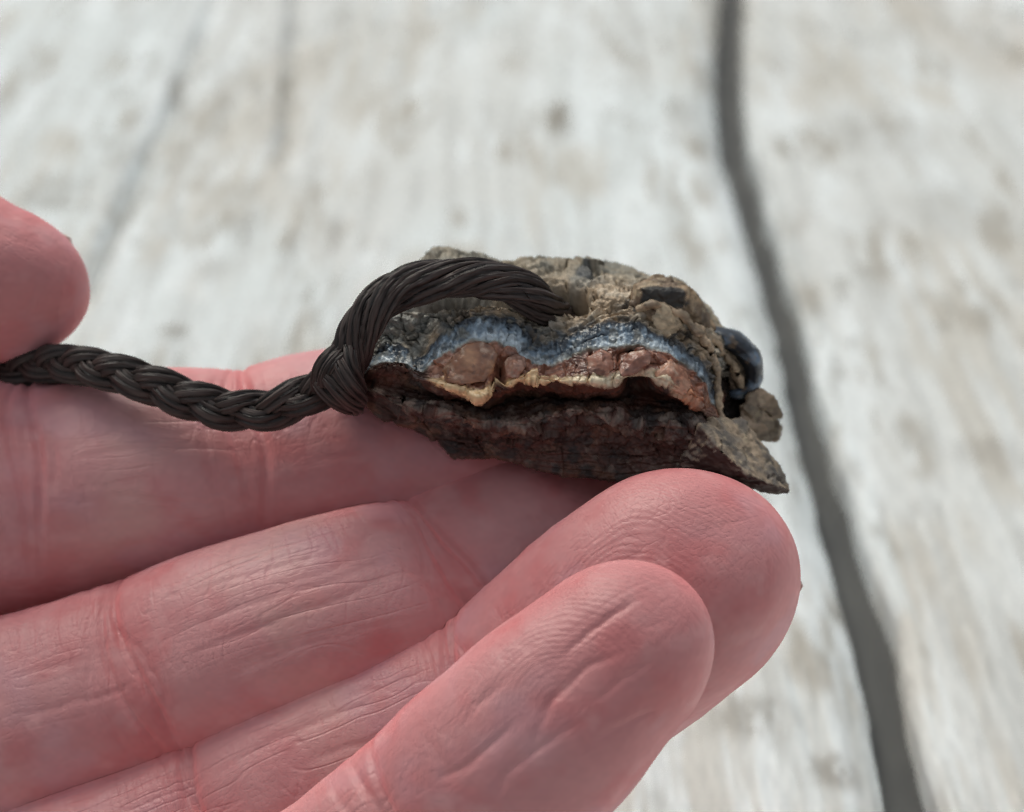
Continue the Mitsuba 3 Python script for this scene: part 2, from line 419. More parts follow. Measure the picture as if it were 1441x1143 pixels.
G_C = [
    ([(3.1, -3.5), (1.9, -3.8), (0.9, -4.5)], 0.07, 0.16),
    ([(3.8, 0.1), (1.9, 0.1), (0.4, 0.6)], 0.06, 0.18),
    ([(7.5, 2.3), (8.4, 1.3), (9.7, 0.9)], 0.08, 0.2),
    ([(10.3, 2.3), (9.5, 2.6), (7.7, 2.3)], 0.06, 0.2),
    ([(24.4, 5.5), (23.8, 3.7), (23.5, 2.1)], 0.26, 0.4),
    ([(19.1, 4.9), (18.9, 3.0)], 0.08, 0.25),
    ([(41.1, 2.1), (37.4, 2.1), (31.9, 1.9)], 0.1, 0.26),
    ([(38.5, -0.3), (33.4, -0.6), (28.4, 0.1)], 0.16, 0.28),
    ([(43.8, 1.9), (39.8, 1.9), (35.6, 1.9)], 0.09, 0.24),
    ([(35.2, 2.8), (30.4, 2.8), (26.8, 2.8)], 0.1, 0.24),
    ([(46.6, 2.9), (46.2, 1.5), (45.5, -0.1)], 0.22, 0.36),
    ([(35.0, -1.0), (30.4, -0.8), (27.1, 0.3)], 0.13, 0.26),
]
G_D = [
    ([(2.6, 0.8), (4.0, 1.0), (5.5, 1.0), (7.0, 1.0), (9.0, 1.0)], 0.3, 0.34),
    ([(6.1, -1.1), (7.9, -0.6), (10.1, -0.5), (12.3, -0.5)], 0.24, 0.32),
    ([(4.8, -3.1), (7.2, -2.2), (9.4, -2.2)], 0.15, 0.28),
    ([(13.2, 0.1), (16.9, 0.3), (18.9, 0.9)], 0.24, 0.34),
    ([(11.0, -2.6), (13.6, -2.1), (15.6, -1.9), (16.9, -2.4)], 0.26, 0.34),
    ([(9.7, -0.1), (11.2, -0.5), (12.7, -1.1), (14.0, -1.9)], 0.2, 0.3),
    ([(11.2, 2.4), (13.2, 2.3), (15.1, 2.6)], 0.12, 0.26),
    ([(6.8, -5.6), (9.0, -4.4), (11.9, -3.7)], 0.16, 0.3),
    ([(12.7, 2.5), (14.7, 2.3), (16.2, 2.0)], 0.1, 0.25),
    ([(1.4, -2.4), (2.9, -1.7), (4.2, -1.1)], 0.06, 0.2),
    ([(18.0, 3.6), (18.0, 2.0), (18.2, -0.1)], 0.14, 0.3),
]
G_T = [
    ([(3.1, 7.4), (3.0, 4.5), (4.0, 1.4)], 0.22, 0.5),
    ([(5.3, 10.4), (4.8, 11.4)], 0.08, 0.2),
]
FINGERS = [
    # index finger, behind the cord
    dict(idx=0, ctrl=[(745, 612, 166, 7.0), (640, 632, 166, 8.0), (480, 650, 165, 8.3), (350, 668, 164, 8.1), (180, 684, 164, 8.6), (0, 706, 163.5, 9.3), (-200, 735, 164, 10), (-500, 770, 166, 10.0), (-800, 810, 167, 10.5)],
         palmar=cdir(0, .55, -.8), joints=(28.5, 44.5), grooves=G_A, nail=(2.0, 12, .85)),
    # middle finger
    dict(idx=1, ctrl=[(835, 738, 165, 6.6), (750, 766, 163, 7.5), (600, 836, 159, 7.5), (450, 878, 156.5, 7.5), (300, 928, 156.5, 7.7), (150, 984, 157, 7.8), (-60, 1060, 157.5, 8.6), (-350, 1130, 160, 9.2), (-720, 1180, 162, 10.2)],
         palmar=cdir(0, .45, -.9), joints=(21, 42.5), grooves=G_B, nail=(2.0, 12, .85)),
    # ring finger
    dict(idx=2, ctrl=[(962, 818, 150, 8.15), (868, 886, 151, 8.25), (795, 942, 152, 8.0), (690, 1006, 153, 7.45), (581, 1050, 154, 7.4), (461, 1096, 154, 7.5), (261, 1190, 154, 7.7), (0, 1290, 154, 8.3), (-300, 1350, 155, 9), (-640, 1390, 156, 9.8)],
         palmar=cdir(-.1, .35, -.93), joints=(25, 46), grooves=G_C, nail=(2.0, 12, .85)),
    # little finger, nearest
    dict(idx=3, ctrl=[(880, 912, 138, 5.85), (820, 970, 138, 6.35), (760, 1030, 138, 6.75), (640, 1140, 139, 7.0), (480, 1270, 141, 7.0), (250, 1370, 145, 7.6), (-50, 1440, 149, 8.2), (-400, 1500, 152, 8.8)],
         palmar=cdir(-.15, .3, -.95), joints=(23, 40), grooves=G_D, nail=(1.8, 10, .85)),
    # thumb, its pad on the cord
    dict(idx=4, ctrl=[(10, 402, 161.5, 6.15), (-40, 392, 161.5, 6.75), (-110, 377, 162, 7.6), (-190, 360, 163, 8.4), (-280, 342, 165, 9.0), (-420, 320, 168, 9.0), (-640, 380, 172, 10.0), (-900, 560, 172, 12)],
         palmar=cdir(.1, -.62, -.78), joints=(29,), grooves=G_T, blunt=1.45, flat=.92, nail=(2.4, 13, .8)),
]


def build_hand():
    parts, nails = [], []
    for spec in FINGERS:
        man, patch = finger(**spec)
        parts.append(man)
        nails.append(patch)
    mm = lambda X, Y, D, r: (to_world(X, Y, D), r)
    A_, B_, C_, D_ = (at(*f['ctrl'][-1][:3]) for f in FINGERS[:4])
    Tm = at(*FINGERS[4]['ctrl'][-2][:3]); Tb = at(*FINGERS[4]['ctrl'][-1][:3])
    wrist1, wrist2 = to_world(-150, -20, 165), to_world(-146, -34, 153)
    arm1, arm2 = to_world(-245, -19, 158), to_world(-240, -32, 144)
    pairs = [((A_, 9.8), (B_, 9.8), (wrist1, 13)), ((B_, 9.8), (C_, 9.4), (wrist1, 13), (wrist2, 12)), ((C_, 9.4), (D_, 8.6), (wrist2, 12)),
             ((Tb, 12.0), (wrist1, 13), (A_, 9.5)), ((Tm, 9.5), (Tb, 12)), ((wrist1, 15), (wrist2, 14), (arm1, 21), (arm2, 21))]

    def ball(c, r):
        return m3.Manifold.sphere(r, 40).translate([float(x) for x in c])
    palm = m3.Manifold.batch_boolean([m3.Manifold.batch_hull([ball(c, r) for c, r in p]) for p in pairs], m3.OpType.Add)
    palm = palm.refine_to_length(2.0).to_mesh()
    tm = trimesh.Trimesh(palm.vert_properties[:, :3], palm.tri_verts, process=True)
    trimesh.smoothing.filter_taubin(tm, lamb=.5, nu=.53, iterations=40)
    v = np.array(tm.vertices)
    v[:, 2] = np.maximum(v[:, 2], .15)                       # the heel of the hand rests on the boards
    puv = np.column_stack([v[:, 0] + 1300, v[:, 1] - v[:, 2]])
    palm = m3.Manifold(m3.Mesh(np.ascontiguousarray(np.hstack([v, puv]), np.float32), np.ascontiguousarray(tm.faces, np.uint32)))
    hand = m3.Manifold.batch_boolean([palm] + parts, m3.OpType.Add).to_mesh()
    v, f = np.array(hand.vert_properties, float), np.array(hand.tri_verts, int)
    key = np.arange(len(v))
    key[hand.merge_from_vert] = hand.merge_to_vert
    n = vnormals(v[:, :3], f)                                # contact creases between fingers stay sharp: their vertices are split by uv
    put('hand', v[:, :3], f, 'skin', uv=v[:, 3:5], normals=n)
    for i, pch in enumerate(nails):
        if pch is not None:
            put('hand__nail' + (f'_{i:03d}' if i else ''), *pch, 'nail_mat')


build_hand()
labels['hand'] = {'label': 'pink left hand, palm up, cradling the stone and pinching the cord under its thumb', 'category': 'hand'}


# ------------------------------------------------------------------ the stone
SD = 153.0                                                   # distance of its middle
KEYS = [                                                     # rows from the back over the top and down the front: (x, y, height towards the viewer in mm)
    [(508, 540, -6), (540, 490, -11), (640, 440, -15), (780, 440, -15), (900, 445, -14), (990, 490, -12), (1064, 545, -10)],            # back middle
    [(508, 530, -5), (530, 450, -7), (560, 388, -9), (590, 368, -10), (615, 352, -10), (640, 350, -10), (665, 355, -10), (690, 364, -9.5), (722, 371, -9), (740, 361, -9), (775, 359, -9), (820, 362, -9), (855, 369, -8.6), (900, 383, -8.2), (945, 396, -7.6), (985, 426, -7), (1008, 464, -7), (1040, 492, -8.5), (1064, 528, -9)],   # top of the back
    [(508, 528, -4), (525, 470, -2.4), (545, 438, -1.2), (575, 436, -.8), (610, 439, -.4), (640, 434, -.1), (670, 431, 0), (700, 432, -.4), (725, 434, -.8), (750, 440, -1.3), (780, 441, -1.5), (810, 434, -1.2), (850, 422, -.6), (900, 424, -.5), (940, 440, -.8), (985, 466, -1.4), (1006, 500, -2.2), (1016, 505, -6), (1040, 515, -8), (1064, 535, -9)],   # front rim of the crust
    [(508, 530, -3.6), (525, 500, -1.4), (545, 480, -.4), (575, 490, 0), (592, 503, .2), (610, 482, .5), (640, 456, .8), (680, 444, .9), (720, 450, .7), (740, 466, .4), (755, 486, .2), (790, 478, .4), (820, 463, .8), (850, 452, .9), (890, 451, .8), (925, 465, .5), (950, 480, .2), (985, 505, -.4), (1006, 540, -1.8), (1016, 530, -6), (1040, 530, -8), (1064, 540, -9)],   # blue layer, upper edge
    [(508, 534, -3.3), (525, 514, -.6), (545, 506, .2), (570, 510, .8), (592, 524, 1.1), (606, 516, 1.2), (640, 492, 1.5), (665, 482, 1.6), (700, 481, 1.6), (720, 486, 1.5), (735, 500, 1.2), (752, 513, 1.1), (775, 514, 1.2), (800, 504, 1.4), (830, 492, 1.7), (860, 488, 1.7), (900, 488, 1.5), (935, 496, 1.2), (960, 512, .9), (985, 535, .3), (1006, 572, -1.5), (1016, 550, -6), (1040, 545, -8), (1064, 544, -9)],   # blue layer, lower edge
    [(508, 538, -3.1), (530, 520, -.1), (560, 515, .9), (590, 531, 1.5), (604, 535, 1.9), (625, 542, 2.4), (650, 548, 2.7), (672, 561, 3.0), (692, 552, 3.0), (715, 544, 2.9), (737, 532, 2.8), (775, 536, 2.9), (820, 536, 3.0), (870, 536, 3.0), (896, 528, 2.7), (918, 532, 2.5), (950, 546, 2.0), (980, 566, 1.0), (1006, 588, -1.3), (1016, 570, -6), (1040, 560, -8), (1064, 548, -9)],   # lip of the ledge
    [(508, 542, -3.1), (530, 536, -1.2), (560, 540, -.9), (600, 556, -1.1), (650, 564, -1.9), (690, 572, -2.1), (735, 560, -2.6), (820, 560, -2.8), (900, 562, -2.6), (960, 570, -1.8), (985, 580, -1.0), (1006, 596, -2.4), (1016, 580, -6.2), (1040, 572, -8), (1064, 552, -9)],    # under the ledge
    [(508, 548, -3.2), (530, 552, -.2), (560, 568, .1), (600, 576, .5), (640, 584, .9), (690, 598, .9), (735, 598, .7), (770, 586, .9), (810, 578, 1.0), (850, 582, 1.1), (890, 594, 1.1), (930, 600, 1.2), (985, 606, 1.1), (1006, 604, -1.3), (1016, 590, -6.4), (1040, 584, -8), (1064, 556, -9)],   # dark ridge
    [(508, 556, -3.6), (530, 564, -1.8), (560, 581, -2.2), (600, 593, -2.4), (640, 608, -2.5), (690, 622, -2.4), (735, 632, -2.3), (800, 634, -2.0), (870, 641, -1.3), (940, 642, -.3), (985, 640, .2), (1006, 625, -1.9), (1016, 605, -6.6), (1040, 595, -8), (1064, 560, -9)],   # base
    [(508, 562, -4.2), (530, 583, -2.6), (560, 596, -3.0), (598, 606, -3.2), (622, 630, -3.2), (640, 645, -3.2), (690, 645, -3.0), (740, 652, -2.8), (790, 663, -2.2), (830, 670, -1.8), (870, 676, -1.3), (920, 674, -.5), (960, 668, .1), (990, 662, .2), (1006, 640, -2.4), (1016, 615, -7), (1040, 603, -8.2), (1064, 565, -9.2)],   # bottom
    [(508, 558, -5.5), (540, 565, -9), (640, 590, -11), (780, 605, -11), (900, 620, -10), (990, 600, -9), (1064, 565, -10)]]            # bottom of the back
X0, X1 = 508, 1064
key_t = np.array([-1.6, 0, 1.0, 2.0, 3.0, 4.0, 5.0, 6.0, 7.0, 8.0, 9.4])


def cells(p, size, seed):
    """Broken facets: per cell a random slope; returns (height, distance to the cell's border)."""
    r = np.random.default_rng(seed)
    lo, hi = p.min(0) - size, p.max(0) + size
    n = int(np.prod((hi - lo) / size)) + 1
    c = r.uniform(lo, hi, (n, 3))
    d, i = cKDTree(c).query(p, k=2)
    g = r.normal(size=(n, 3)) * .5
    return ((p - c[i[:, 0]]) * g[i[:, 0]]).sum(1) / size, (d[:, 1] - d[:, 0]) / size, i[:, 0]


def stone_body():
    NX, NT = 560, 620
    x = np.linspace(X0, X1, NX)
    key = [np.array(k, float) for k in KEYS]
    KY = np.array([PchipInterpolator(k[:, 0], k[:, 1])(x) for k in key])     # keys x NX
    KW = np.array([PchipInterpolator(k[:, 0], k[:, 2])(x) for k in key])
    # rows: dense over the front, coarse over the back
    tt = np.concatenate([np.linspace(-1.6, 0, 60, endpoint=False), np.linspace(0, 8.0, NT - 110), np.linspace(8.0, 9.4, 51)[1:]])
    y = PchipInterpolator(key_t, KY)(tt)                            # NT x NX
    w = PchipInterpolator(key_t, KW)(tt)
    Tt, Xx = np.meshgrid(tt, x, indexing='ij')
    v = at(Xx, y, SD - w).reshape(-1, 3)
    nT, nX = Tt.shape
    f = grid_faces(nT, nX)
    # close the back seam and the two ends
    j = np.arange(nX - 1)
    a, b = (nT - 1) * nX + j, j
    f = np.vstack([f, np.stack([a, b, b + 1], -1), np.stack([a, b + 1, a + 1], -1)])
    i = np.arange(nT); i2 = (i + 1) % nT
    cl, cr = v.reshape(nT, nX, 3)[:, 0].mean(0), v.reshape(nT, nX, 3)[:, -1].mean(0)
    v = np.vstack([v, cl, cr])
    f = np.vstack([f, np.stack([np.full(nT, len(v) - 2), i2 * nX, i * nX], -1), np.stack([np.full(nT, len(v) - 1), i * nX + nX - 1, i2 * nX + nX - 1], -1)])
    if trimesh.Trimesh(v, f, process=False).volume < 0:
        f = f[:, ::-1]
    n = vnormals(v, f)
    t, X, Yp = np.r_[Tt.ravel(), 4, 4], np.r_[Xx.ravel(), X0, X1], np.r_[y.ravel(), 545, 548]
    q = v.copy()
    # ---- regions, their borders wavering
    wob = (.42 * N(q, 2.2, 1, 4) + .30 * N(q, .55, 2, 3)) * (1 - .55 * sstep(3.3, 4.0, t))
    r = t + wob
    crust = sstep(2.10, 1.94, r)
    blue = (1 - crust) * sstep(3.10, 2.97, r)
    rust = sstep(2.97, 3.10, r) * sstep(4.22, 4.10, r)
    under = sstep(4.10, 4.22, r)
    # ---- relief along the normal
    warp = lambda sc, k0: sc * np.stack([N(q, sc * 2.2, k0 + k, 3) for k in range(3)], -1)
    h1, e1, c1 = cells(q + 1.2 * warp(.6, 30), 1.6, 5)
    h2, e2, c2 = cells(q + 1.2 * warp(.3, 40), .6, 6)
    h0, e0, c0 = cells(q + .6 * warp(1.2, 45), 4.2, 7)
    ridged = 1 - np.abs(2 * meshkit.fbm(q / 1.3, 4, 9) - 1)
    wrink = 1 - np.abs(2 * meshkit.fbm(q / .55, 3, 19) - 1)
    fine = N(q, .26, 20, 2)
    top = sstep(.75, .35, t)
    d = .8 * N(q, 4.5, 3, 3)
    d += crust * (.9 * h0 * top + (.50 - .30 * top) * h1 + (.14 - .08 * top) * h2 + .45 * N(q, 1.8, 4, 3) + (.24 - .12 * top) * (wrink - .6) + (.26 - .10 * top) * fine)
    fib = meshkit.noise(np.column_stack([X / 2.6, t * 2.5, q[:, 0] * 0]), 15) - .5
    fib2 = meshkit.noise(np.column_stack([X / 7.0 + 2 * t, t * 1.2, q[:, 0] * 0]), 17) - .5
    d += blue * (.12 * fib + .22 * N(q, 1.1, 16, 3) + .16 * fine + .12 * (wrink - .6))
    d += rust * (.60 * h1 + .16 * h2 + .10 * fine)
    ridge_zone = np.exp(-((t - 6.05) / .50) ** 2)
    lump = N(q, .9, 66, 3)
    d += under * ((.42 + .22 * ridge_zone) * (.62 * h1 * (1 - .7 * sstep(6.5, 7.1, t)) + .20 * h2 + .6 * lump + .38 * (wrink - .6)) + .14 * fine) * (1 - .45 * sstep(6.8, 7.3, t))
    # thin broken strata: ledges that run along the layers
    st = t * 3.4 + 1.6 * N(q, 3.0, 71, 4) + .35 * X / 100
    saw = (st % 1.0)
    saw = sstep(0, .75, saw) * sstep(1.0, .82, saw)
    brk = sstep(.38, .58, meshkit.fbm(q / 1.8, 3, 72))
    d += (crust * (.30 - .18 * top) + under * .30 * (1 - .5 * sstep(6.8, 7.3, t)) + rust * .15) * (saw - .5) * (.35 + .65 * brk)
    crk = np.abs(meshkit.fbm(q / 2.4, 4, 73) - .5)
    d -= (crust * .40 + under * .09 + rust * .10 + blue * .18) * np.exp(-(crk / .016) ** 2)
    d += under * (.65 * h0 + .30 * h1 * (1 - .8 * sstep(6.5, 7.1, t)) + .10 * N(q * [.3, 1.0, 1.6], .5, 78, 3)) * sstep(5.2, 6.2, t)
    d += 2.6 * np.clip(meshkit.fbm(np.column_stack([X / 38.0, t * .8, X * 0]), 3, 77) - .42, 0, 1) * np.exp(-((t - 5.0) / .55) ** 2) * sstep(600, 680, X)
    # the hollow that the cord runs through, and its hole
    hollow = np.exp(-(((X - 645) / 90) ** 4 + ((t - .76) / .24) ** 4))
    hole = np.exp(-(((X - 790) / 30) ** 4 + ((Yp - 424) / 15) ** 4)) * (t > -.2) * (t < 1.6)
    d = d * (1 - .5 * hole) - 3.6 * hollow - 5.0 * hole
    # the nick beside the flake, and the dark notch in the lip
    d -= 2.0 * np.exp(-(((X - 702) / 9) ** 2 + ((t - 3.75) / .40) ** 2)) * (t > 2.5)
    d -= 2.4 * np.exp(-(((X - 896) / 15) ** 2 + ((t - 4.25) / .42) ** 2))
    for cx in (828, 866, 742):
        d -= .35 * np.exp(-((X - cx - 14 * N(np.column_stack([t, t * 0, t * 0 + cx]), .5, 3, 2)) / 2.0) ** 2) * rust
    edge = np.clip(np.minimum((X - X0) / 45, (X1 - X) / 14), 0, 1)
    v = v + n * (d * (.25 + .75 * edge))[:, None]
    n = vnormals(v, f)
    # ---- colours
    g1, g2, g3 = meshkit.fbm(q / 2.6, 4, 50), meshkit.fbm(q / .6, 3, 51), meshkit.noise(q / .17, 52)
    g4, g5, g6 = meshkit.fbm(q / 1.1, 4, 53), meshkit.noise(q / .28, 55), meshkit.fbm(q / .9, 3, 54)
    tan, grey, dark, pale = (.37, .275, .185), (.235, .215, .185), (.032, .032, .035), (.60, .50, .38)
    c_crust = lerp(np.broadcast_to(grey, v.shape), tan, sstep(.38, .62, g1 + .25 * (X - 760) / 600))
    c_crust = lerp(c_crust, pale, sstep(.54, .72, g2) * .7)
    c_crust = lerp(c_crust, dark, sstep(.54, .68, g4) * .8 * (1 - .5 * top) * (.45 + .55 * sstep(560, 680, X)))
    c_crust = lerp(c_crust, (.060, .078, .098), sstep(1.3, 1.95, r) * sstep(.44, .60, g6) * .8 * sstep(560, 700, X))
    c_crust = lerp(c_crust, (.24, .25, .24), sstep(660, 560, X) * sstep(.36, .56, g6) * .7)
    c_crust = lerp(c_crust, (.19, .18, .14), top * .5)
    spot = np.exp(-(((X - 822) / 15) ** 2 + ((Yp - 384) / 11) ** 2)) * (t < 1.2)
    c_crust = lerp(c_crust, (.05, .055, .06), sstep(.3, .6, spot + .3 * (g2 - .5)) * .85)
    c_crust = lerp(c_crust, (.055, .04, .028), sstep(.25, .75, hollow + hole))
    bpos = np.clip((r - 2.0) / 1.05, 0, 1)
    c_blue = lerp(np.broadcast_to((.026, .032, .042), v.shape), (.165, .22, .28), sstep(.10, .44, bpos + .35 * fib2 + .25 * fib))
    c_blue = lerp(c_blue, (.52, .59, .64), sstep(.48, .86, bpos + .60 * (g2 - .5) + .5 * fib + .4 * fib2) * .85)
    c_blue = lerp(c_blue, (.022, .029, .040), sstep(.54, .66, g4 + .2 * fib) * .75)
    c_blue = lerp(c_blue, (.30, .285, .22), sstep(.82, .98, bpos) * .75)
    c_blue = lerp(c_blue, (.22, .20, .155), sstep(.58, .68, g6) * .45)
    c_blue = lerp(c_blue, (.030, .034, .042), sstep(920, 990, X) * .72 * sstep(.35, .6, g6 + .1))
    rp = np.clip((r - 3.0) / 1.15, 0, 1)
    c_rust = lerp(np.broadcast_to((.21, .085, .055), v.shape), (.34, .155, .10), sstep(.38, .62, g1))
    c_rust = lerp(c_rust, (.47, .26, .20), sstep(.56, .72, g2) * .6)
    c_rust = lerp(c_rust, (.085, .036, .026), sstep(.52, .68, g4) * .75)
    c_rust = lerp(c_rust, (.050, .024, .018), sstep(612, 596, X) * .9)
    c_rust = lerp(c_rust, (.42, .13, .05), np.exp(-(((X - 962) / 18) ** 2)) * sstep(.3, .7, rp) * .7)
    lipc = lerp(np.broadcast_to((.68, .46, .25), v.shape), (.60, .51, .36), sstep(740, 860, X))
    c_rust = lerp(c_rust, lipc, sstep(.62, .74, rp + .22 * (g2 - .5)) * sstep(985, 900, X) * sstep(598, 612, X))
    c_und = lerp(np.broadcast_to((.046, .019, .014), v.shape), (.085, .037, .028), sstep(.4, .6, g1))
    c_und = lerp(c_und, (.22, .165, .135), np.exp(-((r - 5.95) / .40) ** 2) * sstep(.36, .58, g2) * .9)
    c_und = lerp(c_und, (.22, .17, .14), sstep(.56, .72, g2) * .4)
    c_und = lerp(c_und, (.13, .036, .020), np.exp(-((r - 5.0) / .5) ** 2) * sstep(.40, .60, g1) * .7)
    c_und = lerp(c_und, (.16, .075, .045), sstep(.54, .68, meshkit.fbm(q / 1.5, 4, 58)) * .55)
    c_und = lerp(c_und, (.10, .032, .016), sstep(4.6, 4.25, r) * .7 * sstep(560, 620, X))
    c_und = lerp(c_und, (.022, .020, .020), sstep(.54, .68, g4) * .75)
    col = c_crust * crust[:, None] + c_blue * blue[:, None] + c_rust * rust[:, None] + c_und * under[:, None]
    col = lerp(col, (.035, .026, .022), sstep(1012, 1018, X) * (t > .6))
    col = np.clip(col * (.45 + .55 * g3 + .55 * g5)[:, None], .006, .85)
    rf = r[f].mean(1)
    which = np.where(rf < 2.02, 0, np.where(rf < 3.03, 1, np.where(rf < 4.16, 2, 3)))
    split_put({0: ('stone_pendant__crust', 'rock_matte'), 1: ('stone_pendant__blue_layer', 'rock_gloss'), 2: ('stone_pendant__rust_layer', 'rock_gloss'), 3: ('stone_pendant__dark_base', 'rock_matte')}, v, f, n, col, which)


stone_body()


def chunk(key, pts, bsdf, colour, seed, rough=1.0, res=.13, soft=2):
    """A broken lump: the hull of points (px, py, w), refined, softened and roughened. colour(q, n) -> albedo."""
    p = np.array([at(a, b, SD - w) for a, b, w in pts])
    m = m3.Manifold.hull_points(np.ascontiguousarray(p)).refine_to_length(res).to_mesh()
    tm = trimesh.Trimesh(m.vert_properties[:, :3], m.tri_verts, process=True)
    tm.merge_vertices(digits_vertex=4)
    trimesh.smoothing.filter_taubin(tm, lamb=.5, nu=.52, iterations=soft)
    v, f = np.array(tm.vertices), np.array(tm.faces)
    n = vnormals(v, f)
    h1, e1, _ = cells(v + .4 * np.stack([N(v, 1.2, 30 + k, 3) for k in range(3)], -1), 1.3, seed)
    h2, e2, _ = cells(v, .55, seed + 1)
    wrink = 1 - np.abs(2 * meshkit.fbm(v / .5, 3, seed + 4) - 1)
    d = rough * (.55 * h1 + .20 * h2 + .20 * N(v, 1.5, seed, 3) + .22 * N(v, .26, seed + 2, 2) + .22 * (wrink - .6))
    v2 = v + n * d[:, None]
    n2 = vnormals(v2, f)
    put(key, v2, f, bsdf, color=np.clip(colour(v2, n2), .008, .85), normals=n2)


def tan_grey(seed, a=(.35, .26, .18), b=(.175, .145, .12), dark=(.028, .026, .026), amount=.6):
    def fn(q, n):
        c = lerp(np.broadcast_to(b, q.shape), a, sstep(.40, .60, meshkit.fbm(q / 1.4, 4, seed)))
        c = lerp(c, (.42, .33, .22), sstep(.58, .74, meshkit.fbm(q / .6, 3, seed + 1)) * .6)
        c = lerp(c, dark, sstep(.52, .70, meshkit.fbm(q / 1.0, 4, seed + 2)) * amount)
        return c * (.45 + .55 * meshkit.noise(q / .17, seed + 3) + .55 * meshkit.noise(q / .28, seed + 5))[:, None]
    return fn


# the pointed wedge at the lower right: a lit upper face and a dark lower one
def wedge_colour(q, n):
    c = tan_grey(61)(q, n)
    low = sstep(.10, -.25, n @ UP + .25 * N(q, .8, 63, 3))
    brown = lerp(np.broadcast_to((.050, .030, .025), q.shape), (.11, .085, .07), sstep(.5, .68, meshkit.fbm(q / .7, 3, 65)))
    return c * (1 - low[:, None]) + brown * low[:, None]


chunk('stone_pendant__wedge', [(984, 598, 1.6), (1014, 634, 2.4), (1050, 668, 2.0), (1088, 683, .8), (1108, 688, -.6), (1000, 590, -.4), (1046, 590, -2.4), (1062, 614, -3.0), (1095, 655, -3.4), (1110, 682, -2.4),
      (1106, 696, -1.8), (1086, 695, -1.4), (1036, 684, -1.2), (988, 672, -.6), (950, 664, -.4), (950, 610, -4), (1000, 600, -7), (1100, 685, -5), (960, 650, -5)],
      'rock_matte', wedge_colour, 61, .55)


def rust_tone(seed, a=(.22, .092, .048), b=(.37, .185, .10)):
    def fn(q, n):
        c = lerp(np.broadcast_to(a, q.shape), b, sstep(.35, .65, meshkit.fbm(q / 1.5, 3, seed)))
        c = lerp(c, (.56, .42, .33), sstep(.60, .74, meshkit.fbm(q / .7, 3, seed + 1)) * .5)
        c = lerp(c, (.07, .03, .022), sstep(.56, .70, meshkit.fbm(q / .9, 4, seed + 2)) * .7)
        return c * (.7 + .6 * meshkit.noise(q / .2, seed + 3))[:, None]
    return fn


# flakes that have split away along the ledge
chunk('stone_pendant__rust_flake', [(622, 520, 2.2), (640, 498, 2.5), (656, 484, 2.2), (676, 480, 2.0), (695, 487, 2.0), (700, 500, 2.3), (694, 520, 2.6), (682, 538, 3.0), (650, 542, 3.2), (624, 537, 2.7), (662, 493, 2.35), (678, 521, 2.95), (650, 500, -1), (690, 500, -1), (650, 530, -1)],
      'rock_gloss', rust_tone(201), 201, .16, soft=1)
chunk('stone_pendant__rust_flake_001', [(712, 506, 2.2), (724, 498, 2.1), (740, 504, 2.2), (742, 516, 2.7), (728, 532, 3.1), (712, 530, 3.0), (724, 515, 3.2), (720, 510, -1), (735, 525, -1)],
      'rock_gloss', rust_tone(211, (.28, .14, .10), (.50, .34, .26)), 211, .4, soft=1)
chunk('stone_pendant__rust_flake_002', [(826, 504, 2.3), (845, 489, 2.2), (861, 498, 2.3), (864, 520, 2.8), (850, 529, 3.0), (828, 527, 2.9), (848, 508, 3.1), (840, 505, -1), (855, 520, -1)],
      'rock_gloss', rust_tone(221, (.25, .10, .065), (.36, .175, .12)), 221, .4, soft=1)
chunk('stone_pendant__rust_flake_003', [(870, 512, 2.4), (884, 496, 2.1), (908, 490, 2.0), (919, 498, 2.1), (914, 512, 2.5), (890, 527, 2.9), (872, 530, 3.0), (894, 506, 3.0), (880, 515, -1), (905, 505, -1)],
      'rock_gloss', rust_tone(231, (.22, .095, .068), (.34, .17, .12)), 231, .4, soft=1)
chunk('stone_pendant__rust_flake_004', [(922, 520, 2.0), (940, 506, 1.7), (962, 520, 1.5), (974, 545, 1.4), (968, 560, 1.6), (940, 545, 2.3), (924, 535, 2.4), (948, 527, 2.6), (940, 525, -1), (960, 540, -1)],
      'rock_gloss', rust_tone(241, (.30, .12, .07), (.46, .24, .16)), 241, .4, soft=1)


# stepped tan fragments behind it
chunk('stone_pendant__fragment', [(1052, 556, -5.6), (1070, 546, -6.2), (1086, 558, -6.2), (1100, 580, -6.8), (1098, 590, -6.4), (1070, 574, -5.2), (1050, 572, -5.2), (1060, 556, -10), (1098, 584, -10)],
      'rock_matte', tan_grey(71, a=(.33, .23, .155), b=(.17, .12, .08), amount=.4), 71, .55, soft=1)
chunk('stone_pendant__fragment_001', [(1040, 570, -5.4), (1062, 572, -5.0), (1098, 592, -6.2), (1101, 602, -6.8), (1096, 616, -6.6), (1084, 623, -6.2), (1066, 618, -5.0), (1044, 602, -4.6), (1060, 580, -10), (1095, 608, -10), (1060, 612, -9)],
      'rock_matte', tan_grey(75, a=(.30, .215, .15), b=(.16, .12, .085), amount=.4), 75, .6, soft=1)
# the block at the upper right with its black hollow
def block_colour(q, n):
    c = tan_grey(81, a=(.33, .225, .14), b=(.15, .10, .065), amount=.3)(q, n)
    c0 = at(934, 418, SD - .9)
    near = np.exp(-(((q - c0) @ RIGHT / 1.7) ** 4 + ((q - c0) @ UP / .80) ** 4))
    return lerp(c, (.012, .012, .013), sstep(.30, .55, near + 1.0 * N(q, .8, 83, 3)) * .95)


